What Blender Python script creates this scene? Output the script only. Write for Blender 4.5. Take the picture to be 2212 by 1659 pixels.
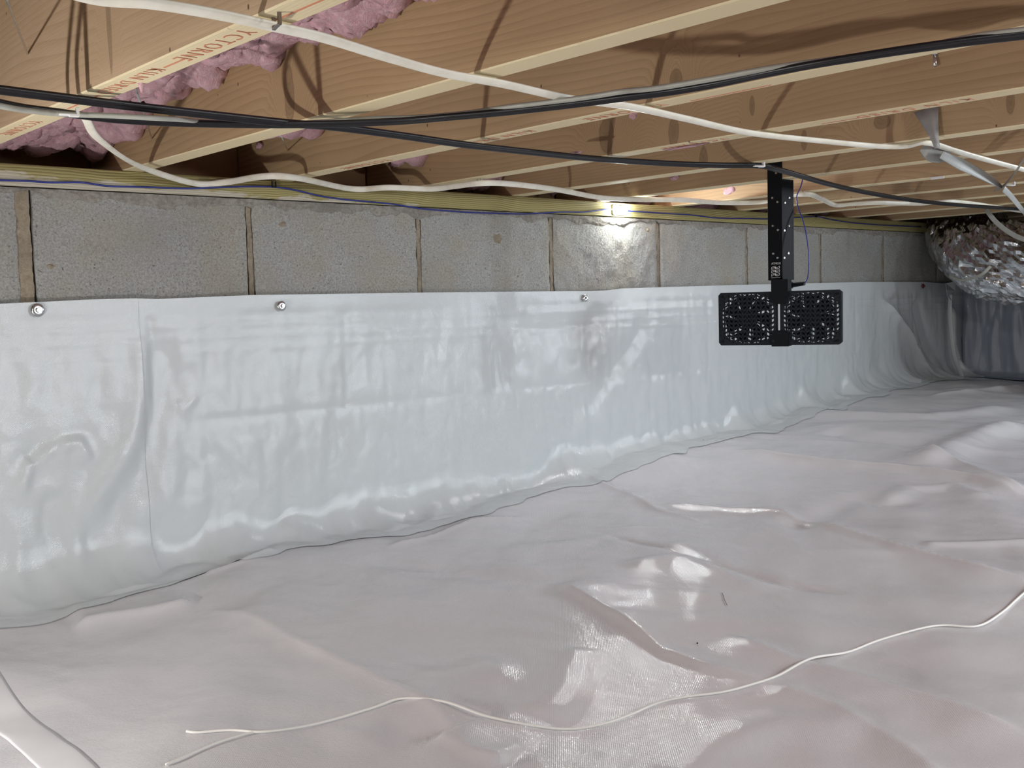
import bpy, math, random
import numpy as np
from mathutils import Vector, Matrix

for o in list(bpy.data.objects): bpy.data.objects.remove(o)
S = bpy.context.scene
COL = S.collection
random.seed(7)

# ------------------------------------------------------------ camera, world, lights
FPX, YAW, PITCH, ROLL, CD = 2255.48, 0.740674, 0.078564, -0.027912, 1.8201
CXP, CYP = 1106.0, 829.5
fw = np.array([math.sin(YAW)*math.cos(PITCH), math.cos(YAW)*math.cos(PITCH), -math.sin(PITCH)])
_r = np.array([math.cos(YAW), -math.sin(YAW), 0.0]); _u = np.cross(_r, fw)
rt = math.cos(ROLL)*_r + math.sin(ROLL)*_u; up = np.cross(rt, fw)
CAM = np.array([0.0, -CD, 0.0])
cam = bpy.data.objects.new('camera', bpy.data.cameras.new('camera'))
cam.data.sensor_width = 36; cam.data.lens = FPX/2212*36; cam.data.clip_start = 0.02
cam.matrix_world = Matrix(((rt[0], up[0], -fw[0], CAM[0]), (rt[1], up[1], -fw[1], CAM[1]),
                           (rt[2], up[2], -fw[2], CAM[2]), (0, 0, 0, 1)))
COL.objects.link(cam); S.camera = cam

w = bpy.data.worlds.new('world'); S.world = w; w.use_nodes = True
w.node_tree.nodes['Background'].inputs[0].default_value = (0.6, 0.7, 0.8, 1)
w.node_tree.nodes['Background'].inputs[1].default_value = 0.02

def area_light(name, loc, target, power, size, color, spread=180):
    l = bpy.data.lights.new(name, 'AREA'); l.energy = power; l.shape = 'DISK'; l.size = size; l.color = color; l.spread = math.radians(spread)
    o = bpy.data.objects.new(name, l); COL.objects.link(o); o.location = loc
    d = Vector(target)-Vector(loc); o.rotation_euler = d.to_track_quat('-Z', 'Y').to_euler()
    return o
area_light('work_light', (-0.10, -0.62, -0.30), (1.6, -0.9, 0.30), 5.0, 0.05, (1.0, 0.97, 0.93))
area_light('ceiling_light_a', (-0.75, -2.2, 0.19), (1.0, -0.8, -0.40), 5.5, 0.08, (0.98, 0.99, 1.0))
area_light('ceiling_light_b', (2.05, -2.6, 0.20), (1.45, -0.3, -0.20), 9.5, 0.50, (0.82, 0.93, 1.0), 120)
area_light('ceiling_light_c', (3.20, -1.15, 0.205), (2.40, -0.72, -0.20), 4.0, 0.06, (0.84, 0.93, 1.0))
area_light('ceiling_light_d', (1.25, -2.35, 0.20), (1.1, -1.3, -0.45), 6.0, 0.08, (1.0, 0.98, 0.97))
area_light('ceiling_light_e', (3.3, -2.6, 0.20), (1.6, -0.4, -0.25), 2.5, 0.05, (0.84, 0.94, 1.0), 100)

S.view_settings.view_transform = 'Standard'; S.view_settings.look = 'None'
S.view_settings.gamma = 1; S.view_settings.use_curve_mapping = False
S.view_settings.exposure = 0.0

# ------------------------------------------------------------ pixel rays to planes
def ray(px, py): return fw + rt*(px-CXP)/FPX + up*(CYP-py)/FPX
def onX(px, py, X): d = ray(px, py); return CAM + d*(X/d[0])
def onY(px, py, Y): d = ray(px, py); return CAM + d*((Y+CD)/d[1])
def onZ(px, py, Z): d = ray(px, py); return CAM + d*(Z/d[2])

# ------------------------------------------------------------ noise
def vnoise(x, y, seed):
    rng = np.random.RandomState(seed); G = rng.rand(256, 256)
    xi = np.floor(x).astype(int); yi = np.floor(y).astype(int)
    fx = x-xi; fy = y-yi; fx = fx*fx*fx*(fx*(fx*6-15)+10); fy = fy*fy*fy*(fy*(fy*6-15)+10)
    g = lambda a, b: G[a % 256, b % 256]
    return (g(xi, yi)*(1-fx)+g(xi+1, yi)*fx)*(1-fy)+(g(xi, yi+1)*(1-fx)+g(xi+1, yi+1)*fx)*fy*1.0-0.5
def fbm(x, y, seed, n=3, gain=0.5):
    s = 0; a = 1.0
    for k in range(n):
        c, q = math.cos(0.6*k), math.sin(0.6*k)
        s = s+a*vnoise((x*c-y*q)*2**k, (x*q+y*c)*2**k, seed+k); a *= gain
    return s
def ridged(x, y, seed): return 1-np.abs(fbm(x, y, seed, 2))*4
def sstep(a, b, v):
    t = np.clip((v-a)/(b-a), 0, 1); return t*t*(3-2*t)

def polydist(X, Y, P):
    """signed distance to a polyline and 0..1 parameter"""
    best = np.full(X.shape, 1e9); sg = np.zeros(X.shape); par = np.zeros(X.shape)
    L = [0]
    for a, b in zip(P[:-1], P[1:]): L.append(L[-1]+math.hypot(b[0]-a[0], b[1]-a[1]))
    for k, (a, b) in enumerate(zip(P[:-1], P[1:])):
        dx, dy = b[0]-a[0], b[1]-a[1]; l2 = dx*dx+dy*dy+1e-12
        t = np.clip(((X-a[0])*dx+(Y-a[1])*dy)/l2, 0, 1)
        ex = X-a[0]-t*dx; ey = Y-a[1]-t*dy; d = np.hypot(ex, ey)
        m = d < best; best = np.where(m, d, best)
        sg = np.where(m, np.sign(dx*ey-dy*ex), sg); par = np.where(m, (L[k]+t*math.sqrt(l2))/L[-1], par)
    return best, sg, par
def ridge(X, Y, r):
    P, amp, wd, kind = r
    d, s, t = polydist(X, Y, P)
    env = sstep(0, 0.15, t)*sstep(0, 0.15, 1-t)
    if kind == 'sharp': return amp*env*np.exp(-d/wd)
    if kind == 'side': return amp*env*np.exp(-d/np.where(s > 0, wd*3.2, wd*0.7))
    if kind == 'side2': return amp*env*np.exp(-d/np.where(s < 0, wd*3.2, wd*0.7))
    return amp*env*np.exp(-(d/wd)**2)

# ------------------------------------------------------------ floor height
def zwall(x): return np.interp(x, [-3, 0.5, 0.9, 1.7, 2.05, 2.45, 2.8, 3.2, 3.55, 4.06, 6], [-.48, -.475, -.462, -.45, -.415, -.395, -.362, -.333, -.31, -.335, -.34])
def zbase(x, y):
    wgt = np.exp(np.minimum(y, 0)/0.9)
    return zwall(x)*wgt+(-0.475+0.035*np.clip(x-0.6, 0, 3.4))*(1-wgt)
def px_floor(px, py):
    z = -0.45
    for _ in range(12):
        p = onZ(px, py, z); z = float(zbase(p[0], p[1]))
    return p
FR = []
def fr(pts, amp, wd, kind='soft'):
    FR.append(([tuple(px_floor(*q)[:2]) for q in pts], amp, wd, kind))
fr([(440, 1318), (540, 1352), (700, 1430), (850, 1505), (950, 1560), (1030, 1640)], .012, .030, 'side')
fr([(1380, 1086), (1560, 1100), (1680, 1115), (1800, 1150), (1950, 1190), (2100, 1230), (2260, 1268)], .010, .014, 'sharp')
fr([(1300, 1150), (1440, 1190), (1560, 1230), (1680, 1256), (1860, 1280)], -.008, .014, 'sharp')
fr([(1330, 1235), (1460, 1215), (1560, 1245), (1680, 1285)], .007, .035)
fr([(1190, 1262), (1330, 1345), (1430, 1412), (1520, 1446), (1680, 1478)], .011, .016, 'side')
fr([(1580, 975), (1700, 990), (1860, 1008), (1990, 1022), (2100, 1040), (2230, 1078)], .014, .022, 'side')
fr([(1980, 985), (2060, 1008), (2140, 1040), (2230, 1070)], .016, .03, 'sharp')
fr([(1990, 1020), (2030, 985), (2110, 945), (2212, 915)], .022, .05)
fr([(1260, 1030), (1350, 1062), (1420, 1100), (1530, 1135)], .009, .016, 'sharp')
fr([(1560, 1370), (1700, 1425), (1900, 1480), (2060, 1535), (2240, 1610)], .010, .018, 'side2')
fr([(1640, 1480), (1800, 1530), (1960, 1620), (2060, 1700)], .008, .02, 'sharp')
fr([(1980, 1181), (2260, 1179)], .006, .014, 'soft')
fr([(150, 1350), (230, 1335), (330, 1325), (430, 1310)], .016, .03, 'side')
fr([(60, 1320), (210, 1290), (350, 1262), (470, 1225), (600, 1180)], -.006, .02)
fr([(430, 1250), (520, 1228), (600, 1200)], .008, .008, 'sharp')
fr([(1150, 1110), (1020, 1125), (820, 1190)], .006, .012, 'sharp')
fr([(760, 1210), (900, 1225), (1050, 1240), (1150, 1280)], -.006, .04)
fr([(700, 1640), (860, 1560), (960, 1480), (1130, 1440)], .008, .05)
fr([(940, 1600), (1020, 1640), (1100, 1660)], .010, .02, 'side')
fr([(1180, 1560), (1240, 1480), (1260, 1400)], .006, .03)
fr([(1420, 1700), (1560, 1600), (1700, 1560), (1900, 1580)], .007, .03)
fr([(1130, 1180), (1300, 1160), (1500, 1200)], .006, .05)
fr([(1700, 880), (1850, 900), (2000, 905), (2212, 880)], .014, .05)
fr([(1780, 930), (1900, 950), (2010, 965)], -.012, .05)
fr([(1900, 1100), (1960, 1060), (2060, 1055), (2150, 1090)], .008, .03)
fr([(1700, 1150), (1850, 1085), (1990, 1100)], -.009, .04)
fr([(2000, 860), (2100, 850), (2230, 838)], .010, .02, 'sharp')
def floor_z(x, y):
    x = np.asarray(x, float); y = np.asarray(y, float)
    z = zbase(x, y)
    z = z+0.020*fbm(x*2.2+3, y*2.6, 11, 2)
    z = z+0.0075*fbm((x*.8+y*.6)*3.0, (-x*.6+y*.8)*9.0, 21, 2)
    z = z+0.0030*ridged((x*.55-y*.83)*2.0+5, (x*.83+y*.55)*6.5, 31)*sstep(-.1, .4, fbm(x*3, y*3, 41, 1)+.2)
    z = z+0.0016*fbm(x*22, y*15, 51, 2)
    for r in FR: z = z+ridge(x, y, r)
    return z
def on_floor(px, py, lift=0.0):
    p = px_floor(px, py)
    return np.array([p[0], p[1], float(floor_z(p[0], p[1]))+lift])

# ------------------------------------------------------------ object helpers
def tag(o, label=None, cat=None, group=None, kind=None):
    if label: o['label'] = label
    if cat: o['category'] = cat
    if group: o['group'] = group
    if kind: o['kind'] = kind
    return o
def empty(name, loc=(0, 0, 0)):
    o = bpy.data.objects.new(name, None); o.empty_display_size = .02; COL.objects.link(o); o.location = loc; return o
def link(name, me, parent=None, loc=(0, 0, 0)):
    o = bpy.data.objects.new(name, me); COL.objects.link(o); o.location = loc
    if parent: o.parent = parent
    return o
def mesh(name, V, F, mat=None, parent=None, smooth=False, mats=None, fm=None, loc=(0, 0, 0)):
    me = bpy.data.meshes.new(name); me.from_pydata([tuple(map(float, v)) for v in V], [], [tuple(f) for f in F])
    for m in (mats or ([mat] if mat else [])): me.materials.append(m)
    if fm is not None: me.polygons.foreach_set('material_index', fm)
    if smooth: me.polygons.foreach_set('use_smooth', [True]*len(me.polygons))
    me.update()
    return link(name, me, parent, loc)
def grid(name, V, nu, nv, mat, parent=None, closed_u=False, smooth=True, loc=(0, 0, 0)):
    """V: (nv*nu,3) row-major with v rows"""
    iu = np.arange(nu if closed_u else nu-1); iv = np.arange(nv-1)
    U, W = np.meshgrid(iu, iv); U = U.ravel(); W = W.ravel(); U1 = (U+1) % nu
    Q = np.stack([W*nu+U, W*nu+U1, (W+1)*nu+U1, (W+1)*nu+U], 1)
    me = bpy.data.meshes.new(name); n = len(V); m = len(Q)
    me.vertices.add(n); me.vertices.foreach_set('co', np.asarray(V, np.float32).ravel())
    me.loops.add(m*4); me.loops.foreach_set('vertex_index', Q.astype(np.int32).ravel())
    me.polygons.add(m); me.polygons.foreach_set('loop_start', np.arange(0, m*4, 4, dtype=np.int32))
    me.polygons.foreach_set('loop_total', np.full(m, 4, np.int32))
    me.materials.append(mat); me.update(calc_edges=True)
    me.polygons.foreach_set('use_smooth', np.full(m, smooth))
    return link(name, me, parent, loc)
def bev_box(sx, sy, sz, b=0.002, c=(0, 0, 0)):
    """box with chamfered edges: 24 verts"""
    V = []; idx = {}
    hx, hy, hz = sx/2, sy/2, sz/2
    for i in (-1, 1):
        for j in (-1, 1):
            for k in (-1, 1):
                idx[i, j, k, 0] = len(V); V.append((c[0]+i*hx, c[1]+j*(hy-b), c[2]+k*(hz-b)))
                idx[i, j, k, 1] = len(V); V.append((c[0]+i*(hx-b), c[1]+j*hy, c[2]+k*(hz-b)))
                idx[i, j, k, 2] = len(V); V.append((c[0]+i*(hx-b), c[1]+j*(hy-b), c[2]+k*hz))
    F = []
    for i in (-1, 1):
        f = [idx[i, -1, -1, 0], idx[i, 1, -1, 0], idx[i, 1, 1, 0], idx[i, -1, 1, 0]]; F.append(f if i > 0 else f[::-1])
        f = [idx[-1, i, -1, 1], idx[1, i, -1, 1], idx[1, i, 1, 1], idx[-1, i, 1, 1]]; F.append(f[::-1] if i > 0 else f)
        f = [idx[-1, -1, i, 2], idx[1, -1, i, 2], idx[1, 1, i, 2], idx[-1, 1, i, 2]]; F.append(f if i > 0 else f[::-1])
    def e(a, b_, c_, d, flip): F.append([a, b_, c_, d][::-1] if flip else [a, b_, c_, d])
    for i in (-1, 1):
        for j in (-1, 1):
            e(idx[i, j, -1, 0], idx[i, j, -1, 1], idx[i, j, 1, 1], idx[i, j, 1, 0], i*j < 0)
            e(idx[i, -1, j, 0], idx[i, 1, j, 0], idx[i, 1, j, 2], idx[i, -1, j, 2], i*j < 0)
            e(idx[-1, i, j, 1], idx[-1, i, j, 2], idx[1, i, j, 2], idx[1, i, j, 1], i*j < 0)
    for i in (-1, 1):
        for j in (-1, 1):
            for k in (-1, 1):
                f = [idx[i, j, k, 0], idx[i, j, k, 1], idx[i, j, k, 2]]; F.append(f if i*j*k > 0 else f[::-1])
    return V, F
class MB:
    def __init__(s): s.V = []; s.F = []
    def add(s, V, F):
        o = len(s.V); s.V += [tuple(v) for v in V]; s.F += [[i+o for i in f] for f in F]; return s
    def box(s, c, size, b=0.001): V, F = bev_box(size[0], size[1], size[2], b, c); return s.add(V, F)
    def cyl(s, p0, p1, r, n=12, r1=None):
        p0 = Vector(p0); p1 = Vector(p1); d = (p1-p0).normalized(); a = d.orthogonal().normalized(); b = d.cross(a)
        V = []; r1 = r if r1 is None else r1
        for p, q in ((p0, r), (p1, r1)):
            for i in range(n): t = 2*math.pi*i/n; V.append(p+q*(math.cos(t)*a+math.sin(t)*b))
        F = [[i, (i+1) % n, n+(i+1) % n, n+i] for i in range(n)]+[list(range(n))[::-1], list(range(n, 2*n))]
        return s.add(V, F)
    def build(s, name, mat, parent=None, smooth=False, loc=(0, 0, 0)): return mesh(name, s.V, s.F, mat, parent, smooth, loc=loc)
def catmull(P, n=10):
    P = [np.array(p, float) for p in P]; P = [2*P[0]-P[1]]+P+[2*P[-1]-P[-2]]; out = []
    for i in range(1, len(P)-2):
        for k in range(n):
            t = k/n; a, b, c, d = P[i-1:i+3]
            out.append(.5*((2*b)+(-a+c)*t+(2*a-5*b+4*c-d)*t*t+(-a+3*b-3*c+d)*t**3))
    out.append(P[-2]); return np.array(out)
def ribbon(name, P, prof, mat, parent=None, n=10, twist=None, upv=(0, 0, 1), scale=None):
    """sweep a closed 2-D profile (wide axis, thin axis) along a spline"""
    C = catmull(P, n); T = np.gradient(C, axis=0); T /= np.linalg.norm(T, axis=1)[:, None]
    U = np.array(upv, float); V = []; m = len(C)
    for i in range(m):
        a = np.cross(U, T[i]); a /= np.linalg.norm(a)+1e-9; b = np.cross(T[i], a)
        th = 0 if twist is None else np.interp(i/(m-1), [q[0] for q in twist], [q[1] for q in twist])
        sc = 1 if scale is None else np.interp(i/(m-1), [q[0] for q in scale], [q[1] for q in scale])
        a2 = math.cos(th)*a+math.sin(th)*b; b2 = -math.sin(th)*a+math.cos(th)*b
        for (pu, pv) in prof: V.append(C[i]+a2*pu*sc+b2*pv)
    k = len(prof); F = [[i*k+j, i*k+(j+1) % k, (i+1)*k+(j+1) % k, (i+1)*k+j] for i in range(m-1) for j in range(k)]
    F += [list(range(k))[::-1], [(m-1)*k+j for j in range(k)]]
    return mesh(name, V, F, mat, parent, True)
def oval(w_, h_, n=12): return [(w_/2*math.copysign(abs(math.cos(t))**.8, math.cos(t)), h_/2*math.sin(t)) for t in [2*math.pi*i/n for i in range(n)]]
def twin(w_, h_):
    r = h_/2; o = w_/2-r; pr = []
    for i in range(9): t = -math.pi*.78+i*(math.pi*1.56)/8; pr.append((o+r*math.cos(t), r*math.sin(t)))
    for i in range(9): t = math.pi-math.pi*.78+i*(math.pi*1.56)/8; pr.append((-o+r*math.cos(t), r*math.sin(t)))
    return pr
def text_mesh(name, txt, size, M, mat, parent, depth=0.0002):
    cu = bpy.data.curves.new('t', 'FONT'); cu.body = txt; cu.size = size; cu.extrude = depth; cu.resolution_u = 2; cu.offset = -.00045 if size > .01 else 0; cu.space_character = 1.25 if size > .01 else 1.0
    t = bpy.data.objects.new('t', cu); COL.objects.link(t)
    dg = bpy.context.evaluated_depsgraph_get(); me = bpy.data.meshes.new_from_object(t.evaluated_get(dg))
    bpy.data.objects.remove(t); me.transform(M); me.materials.clear(); me.materials.append(mat); me.name = name
    return link(name, me, parent)

# ------------------------------------------------------------ materials
class NT:
    def __init__(s, name):
        s.m = bpy.data.materials.new(name); s.m.use_nodes = True; s.t = s.m.node_tree
        s.b = s.t.nodes['Principled BSDF']; s.out = s.t.nodes['Material Output']
    def n(s, typ, **kw):
        x = s.t.nodes.new(typ)
        for k, v in kw.items():
            if k == 'i':
                for a, b in v.items():
                    if hasattr(b, 'node'): s.t.links.new(b, x.inputs[a])
                    else: x.inputs[a].default_value = b
            else: setattr(x, k, v)
        return x
    def l(s, a, b): s.t.links.new(a, b)
    def math(s, op, a, b=0.0, c=None, clamp=False):
        i = {0: a, 1: b}
        if c is not None: i[2] = c
        return s.n('ShaderNodeMath', operation=op, use_clamp=clamp, i=i).outputs[0]
    def ramp(s, fac, stops):
        r = s.n('ShaderNodeValToRGB', i={0: fac}); e = r.color_ramp.elements
        while len(e) < len(stops): e.new(0.5)
        for k, (p, c) in enumerate(stops): e[k].position = p; e[k].color = (*c, 1) if len(c) == 3 else c
        return r.outputs[0]
    def mix(s, f, a, b, mode='MIX'):
        x = s.n('ShaderNodeMix', data_type='RGBA', blend_type=mode)
        for k, v in ((0, f), (6, a), (7, b)):
            if hasattr(v, 'node'): s.t.links.new(v, x.inputs[k])
            else: x.inputs[k].default_value = v if k == 0 else ((*v, 1) if len(v) == 3 else v)
        return x.outputs[2]
    def noise(s, vec, scale, detail=3, rough=.5, dist=0):
        return s.n('ShaderNodeTexNoise', i={'Vector': vec, 'Scale': scale, 'Detail': detail, 'Roughness': rough, 'Distortion': dist}).outputs[0]
    def mapping(s, vec, scale=(1, 1, 1), loc=(0, 0, 0)):
        return s.n('ShaderNodeMapping', i={'Vector': vec, 'Scale': scale, 'Location': loc}).outputs[0]
    def obj(s): return s.n('ShaderNodeTexCoord').outputs['Object']
    def bump(s, h, strength=.3, dist=.001, normal=None):
        i = {'Strength': strength, 'Distance': dist, 'Height': h}
        if normal is not None: i['Normal'] = normal
        x = s.n('ShaderNodeBump', i=i); return x.outputs[0]
    def rgb(s, v): s.b.inputs['Base Color'].default_value = (*v, 1)
    def set(s, **kw):
        for k, v in kw.items():
            key = {'rough': 'Roughness', 'metal': 'Metallic', 'col': 'Base Color', 'nrm': 'Normal', 'spec': 'Specular IOR Level',
                   'coat': 'Coat Weight', 'coatr': 'Coat Roughness', 'ecol': 'Emission Color', 'estr': 'Emission Strength', 'sub': 'Subsurface Weight'}[k]
            if hasattr(v, 'node'): s.l(v, s.b.inputs[key])
            elif isinstance(v, tuple): s.b.inputs[key].default_value = (*v, 1)
            else: s.b.inputs[key].default_value = v
        return s.m
def plain(name, col, rough=.5, **kw): return NT(name).set(col=tuple(col), rough=rough, **kw)

def membrane(name, axes, tint, rb=.09, bs=.27):
    t = NT(name); o = t.obj(); sep = t.n('ShaderNodeSeparateXYZ', i={0: o})
    a, b = sep.outputs[axes[0]], sep.outputs[axes[1]]
    wv = t.math('MULTIPLY', t.math('SINE', t.math('MULTIPLY', a, 2*math.pi/.0030)), t.math('SINE', t.math('MULTIPLY', b, 2*math.pi/.0030)))
    sc = [1, 1, 1]; sc[axes[0]] = 1.0; sc[axes[1]] = 4.0
    th = t.noise(t.mapping(o, tuple(60 if k == axes[1] else 8 for k in range(3))), 6, 2)      # horizontal threads
    tv = t.noise(t.mapping(o, tuple(60 if k == axes[0] else 8 for k in range(3))), 6, 2)
    spark = t.noise(o, 420, 2, .7)
    fine = t.noise(o, 45, 3, .6)
    h = t.math('ADD', t.math('MULTIPLY', wv, .5), t.math('ADD', t.math('MULTIPLY', th, .5), t.math('MULTIPLY', tv, .5)))
    h = t.math('ADD', h, t.math('MULTIPLY', spark, 1.3))
    n1 = t.bump(h, bs, .0006); n2 = t.bump(fine, .14, .004, n1)
    col = t.mix(t.noise(o, 3.0, 3), tint, tuple(c*.93 for c in tint))
    col = t.mix(t.ramp(t.noise(o, 900, 1), [(.70, (0, 0, 0)), (.78, (.25, .25, .25))]), col, (.45, .42, .40))
    r = t.math('ADD', rb, t.math('MULTIPLY', t.noise(o, 14, 3), .12))
    return t.set(col=col, rough=r, nrm=n2, spec=.55)
M_FLOOR = membrane('floor_membrane', (0, 1), (.715, .70, .722), .065, .23)
M_LINER = membrane('wall_membrane', (0, 2), (.635, .668, .685))
M_FARL_SHADE = membrane('far_wall_membrane_shade_tint', (1, 2), (.40, .45, .54))  # darker blue-grey puts the corner's shade into the sheet colour

def wood(name, c1, c2, c3, edge=False, knots=None):
    t = NT(name); o = t.obj(); rnd = t.n('ShaderNodeObjectInfo').outputs['Random']
    off = t.n('ShaderNodeCombineXYZ', i={0: t.math('MULTIPLY', rnd, 7.0), 1: t.math('MULTIPLY', rnd, 31.0), 2: t.math('MULTIPLY', rnd, 13.0)}).outputs[0]
    p = t.n('ShaderNodeVectorMath', operation='ADD', i={0: o, 1: off}).outputs[0]
    warp = t.noise(t.mapping(p, (2, .8, 4)), 1.3, 2, .45)
    vo = t.n('ShaderNodeTexVoronoi', feature='F1', i={'Vector': t.mapping(p, (0.01, 1.9, 4.2)), 'Scale': 1.0, 'Randomness': 1.0})
    d = vo.outputs['Distance']
    if knots:
        so = t.n('ShaderNodeSeparateXYZ', i={0: o}); d = None
        wob = t.math('MULTIPLY', t.math('SUBTRACT', t.noise(o, 40, 2), .5), .5)
        for (ky, kz, ry, rz) in knots:
            a_ = t.math('DIVIDE', t.math('SUBTRACT', so.outputs[1], ky), ry*10); b_ = t.math('DIVIDE', t.math('SUBTRACT', so.outputs[2], kz), rz*10)
            e_ = t.math('SQRT', t.math('ADD', t.math('MULTIPLY', a_, a_), t.math('MULTIPLY', b_, b_)))
            d = e_ if d is None else t.math('MINIMUM', d, e_)
        d = t.math('MULTIPLY', d, t.math('ADD', 1.0, wob))
    kn = t.math('POWER', 2.718, t.math('MULTIPLY', t.math('MULTIPLY', d, d), -13.0))
    z = t.n('ShaderNodeSeparateXYZ', i={0: p}).outputs[2]; x = t.n('ShaderNodeSeparateXYZ', i={0: p}).outputs[0]
    ph = t.math('ADD', t.math('MULTIPLY', t.math('ADD', z, t.math('MULTIPLY', x, 2.2)), 105.0), t.math('ADD', t.math('MULTIPLY', warp, 16.0), t.math('MULTIPLY', kn, 11.0)))
    saw = t.math('FRACT', ph)
    band = t.math('POWER', saw, 2.2)
    fibre = t.noise(t.mapping(p, (160, 3.0, 160)), 4, 3, .6)
    blotch = t.noise(t.mapping(p, (1, 1.2, 2)), 3.0, 3)
    col = t.mix(t.ramp(blotch, [(.3, (0, 0, 0)), (.7, (1, 1, 1))]), c1, c2)
    col = t.mix(t.math('MULTIPLY', band, t.math('ADD', .12, t.math('MULTIPLY', t.noise(t.mapping(p, (1, 2, 6)), 2.5, 2), .55))), col, c3)
    col = t.mix(t.math('MULTIPLY', fibre, .35), col, tuple(c*.72 for c in c1))
    core = t.ramp(d, [(.0, (1, 1, 1)), (.085, (.75, .75, .75)), (.10, (1, 1, 1)), (.118, (0, 0, 0))])
    gate = t.ramp(t.n('ShaderNodeSeparateColor', i={0: vo.outputs['Color']}).outputs[0], [(.45, (0, 0, 0)), (.5, (1, 1, 1))])
    if knots: gate = 1.0
    if not edge: col = t.mix(t.math('MULTIPLY', t.math('MULTIPLY', core, gate), .5), col, tuple(c*.35 for c in c3))
    spk = t.n('ShaderNodeTexVoronoi', i={'Vector': t.mapping(p, (1, 14, 9)), 'Scale': 2.0}).outputs['Distance']
    col = t.mix(t.ramp(spk, [(.035, (.8, .8, .8)), (.055, (0, 0, 0))]), col, (.07, .035, .02))
    return t.set(col=col, rough=.62, spec=.25, nrm=t.bump(t.math('ADD', fibre, t.math('MULTIPLY', band, .5)), .25, .0008))
M_WOOD = wood('joist_face_wood', (.53, .375, .215), (.43, .295, .165), (.26, .16, .08))
M_EDGE_LIT = wood('joist_edge_wood_lit_tint', (.86, .75, .50), (.80, .67, .42), (.58, .42, .22), edge=True)  # undersides paler than faces: floor bounce light put into the wood colour
KN = {'B': [(625, 205, .012, .038)], 'C': [(1460, 172, .009, .012)], 'D': [(1310, 292, .016, .030), (1455, 285, .010, .022), (1625, 228, .0045, .014)],
      'E': [(1520, 352, .010, .030), (1737, 302, .006, .018), (2183, 222, .006, .016), (1905, 262, .014, .012)]}
KX = {'B': .7542, 'C': 1.0537, 'D': 1.3687, 'E': 1.6791}
def knotmat(k):
    L = []
    for (px, py, ry, rz) in KN[k]:
        q = onX(px, py, KX[k]); L.append((q[1]+2.42, q[2]-(.2475+.117), ry, rz))
    return wood('joist_face_wood', (.53, .375, .215), (.43, .295, .165), (.26, .16, .08), knots=L)
M_RIM = wood('rim_board_wood', (.42, .26, .14), (.36, .21, .11), (.2, .1, .045))
def sillmat():
    t = NT('treated_sill_wood'); o = t.obj(); z = t.n('ShaderNodeSeparateXYZ', i={0: o}).outputs[2]
    warp = t.noise(t.mapping(o, (1.6, 1, 3)), 3, 3)
    ph = t.math('ADD', t.math('MULTIPLY', z, 230.0), t.math('MULTIPLY', warp, 6.0))
    band = t.math('POWER', t.math('FRACT', ph), 1.6)
    col = t.mix(t.math('MULTIPLY', band, 1.0, clamp=True), (.47, .41, .18), (.09, .065, .012))
    col = t.mix(t.ramp(t.noise(t.mapping(o, (1, 1, 1)), 7, 3), [(.35, (0, 0, 0)), (.7, (.7, .7, .7))]), col, (.30, .26, .10))
    zz = t.math('ADD', t.math('MULTIPLY', t.math('SUBTRACT', z, .222), -14.0), t.noise(t.mapping(o, (3, 1, 14)), 2.2, 5, .65))
    zz = t.math('ADD', zz, t.math('MULTIPLY', t.math('SUBTRACT', .9, t.n('ShaderNodeSeparateXYZ', i={0: o}).outputs[0]), .26))
    pale = t.ramp(zz, [(.49, (0, 0, 0)), (.54, (.9, .9, .9))])
    col = t.mix(pale, col, t.mix(t.math('MULTIPLY', band, .7), (.56, .52, .44), (.28, .23, .16)))
    return t.set(col=col, rough=.8, nrm=t.bump(band, .4, .0012))
M_SILL = sillmat()
def block_mat():
    t = NT('concrete_block'); o = t.obj(); rnd = t.n('ShaderNodeObjectInfo').outputs['Random']
    g1 = t.noise(o, 260, 4, .8); g2 = t.noise(o, 9, 4, .6); g3 = t.noise(o, 420, 2, .6)
    col = t.mix(t.ramp(g1, [(.33, (0, 0, 0)), (.62, (1, 1, 1))]), (.25, .245, .23), (.47, .47, .45))
    col = t.mix(t.ramp(g3, [(.62, (0, 0, 0)), (.72, (.6, .6, .6))]), col, (.60, .60, .57))
    col = t.mix(t.ramp(g3, [(.28, (.7, .7, .7)), (.36, (0, 0, 0))]), col, (.10, .095, .09))
    col = t.mix(t.ramp(t.noise(o, 200, 3, .7), [(.33, (.85, .85, .85)), (.38, (0, 0, 0))]), col, (.07, .065, .06))
    col = t.mix(t.ramp(g2, [(.42, (0, 0, 0)), (.78, (.55, .55, .55))]), col, (.36, .30, .20))
    col = t.mix(t.ramp(t.noise(o, 4, 2), [(.4, (0, 0, 0)), (.75, (.4, .4, .4))]), col, (.24, .24, .235))
    vo = t.n('ShaderNodeTexVoronoi', i={'Vector': o, 'Scale': 130.0}).outputs['Distance']
    return t.set(col=col, rough=.93, spec=.15, nrm=t.bump(t.math('ADD', g1, t.math('MULTIPLY', vo, .5)), .75, .0030))
M_BLOCK = block_mat()
def mortar_mat(name, a, b):
    t = NT(name); o = t.obj(); g = t.noise(o, 140, 4, .7)
    col = t.mix(t.ramp(g, [(.35, (0, 0, 0)), (.65, (1, 1, 1))]), a, b)
    col = t.mix(t.ramp(t.noise(o, 12, 3), [(.4, (0, 0, 0)), (.7, (.6, .6, .6))]), col, tuple(c*.7 for c in a))
    return t.set(col=col, rough=.95, spec=.1, nrm=t.bump(g, .8, .003))
M_MORTAR = mortar_mat('joint_mortar', (.25, .205, .15), (.38, .325, .25))
M_SMEAR = mortar_mat('smeared_mortar', (.22, .20, .175), (.37, .35, .315))
M_DARK = plain('dark_gap', (.02, .017, .015), .95)
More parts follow.
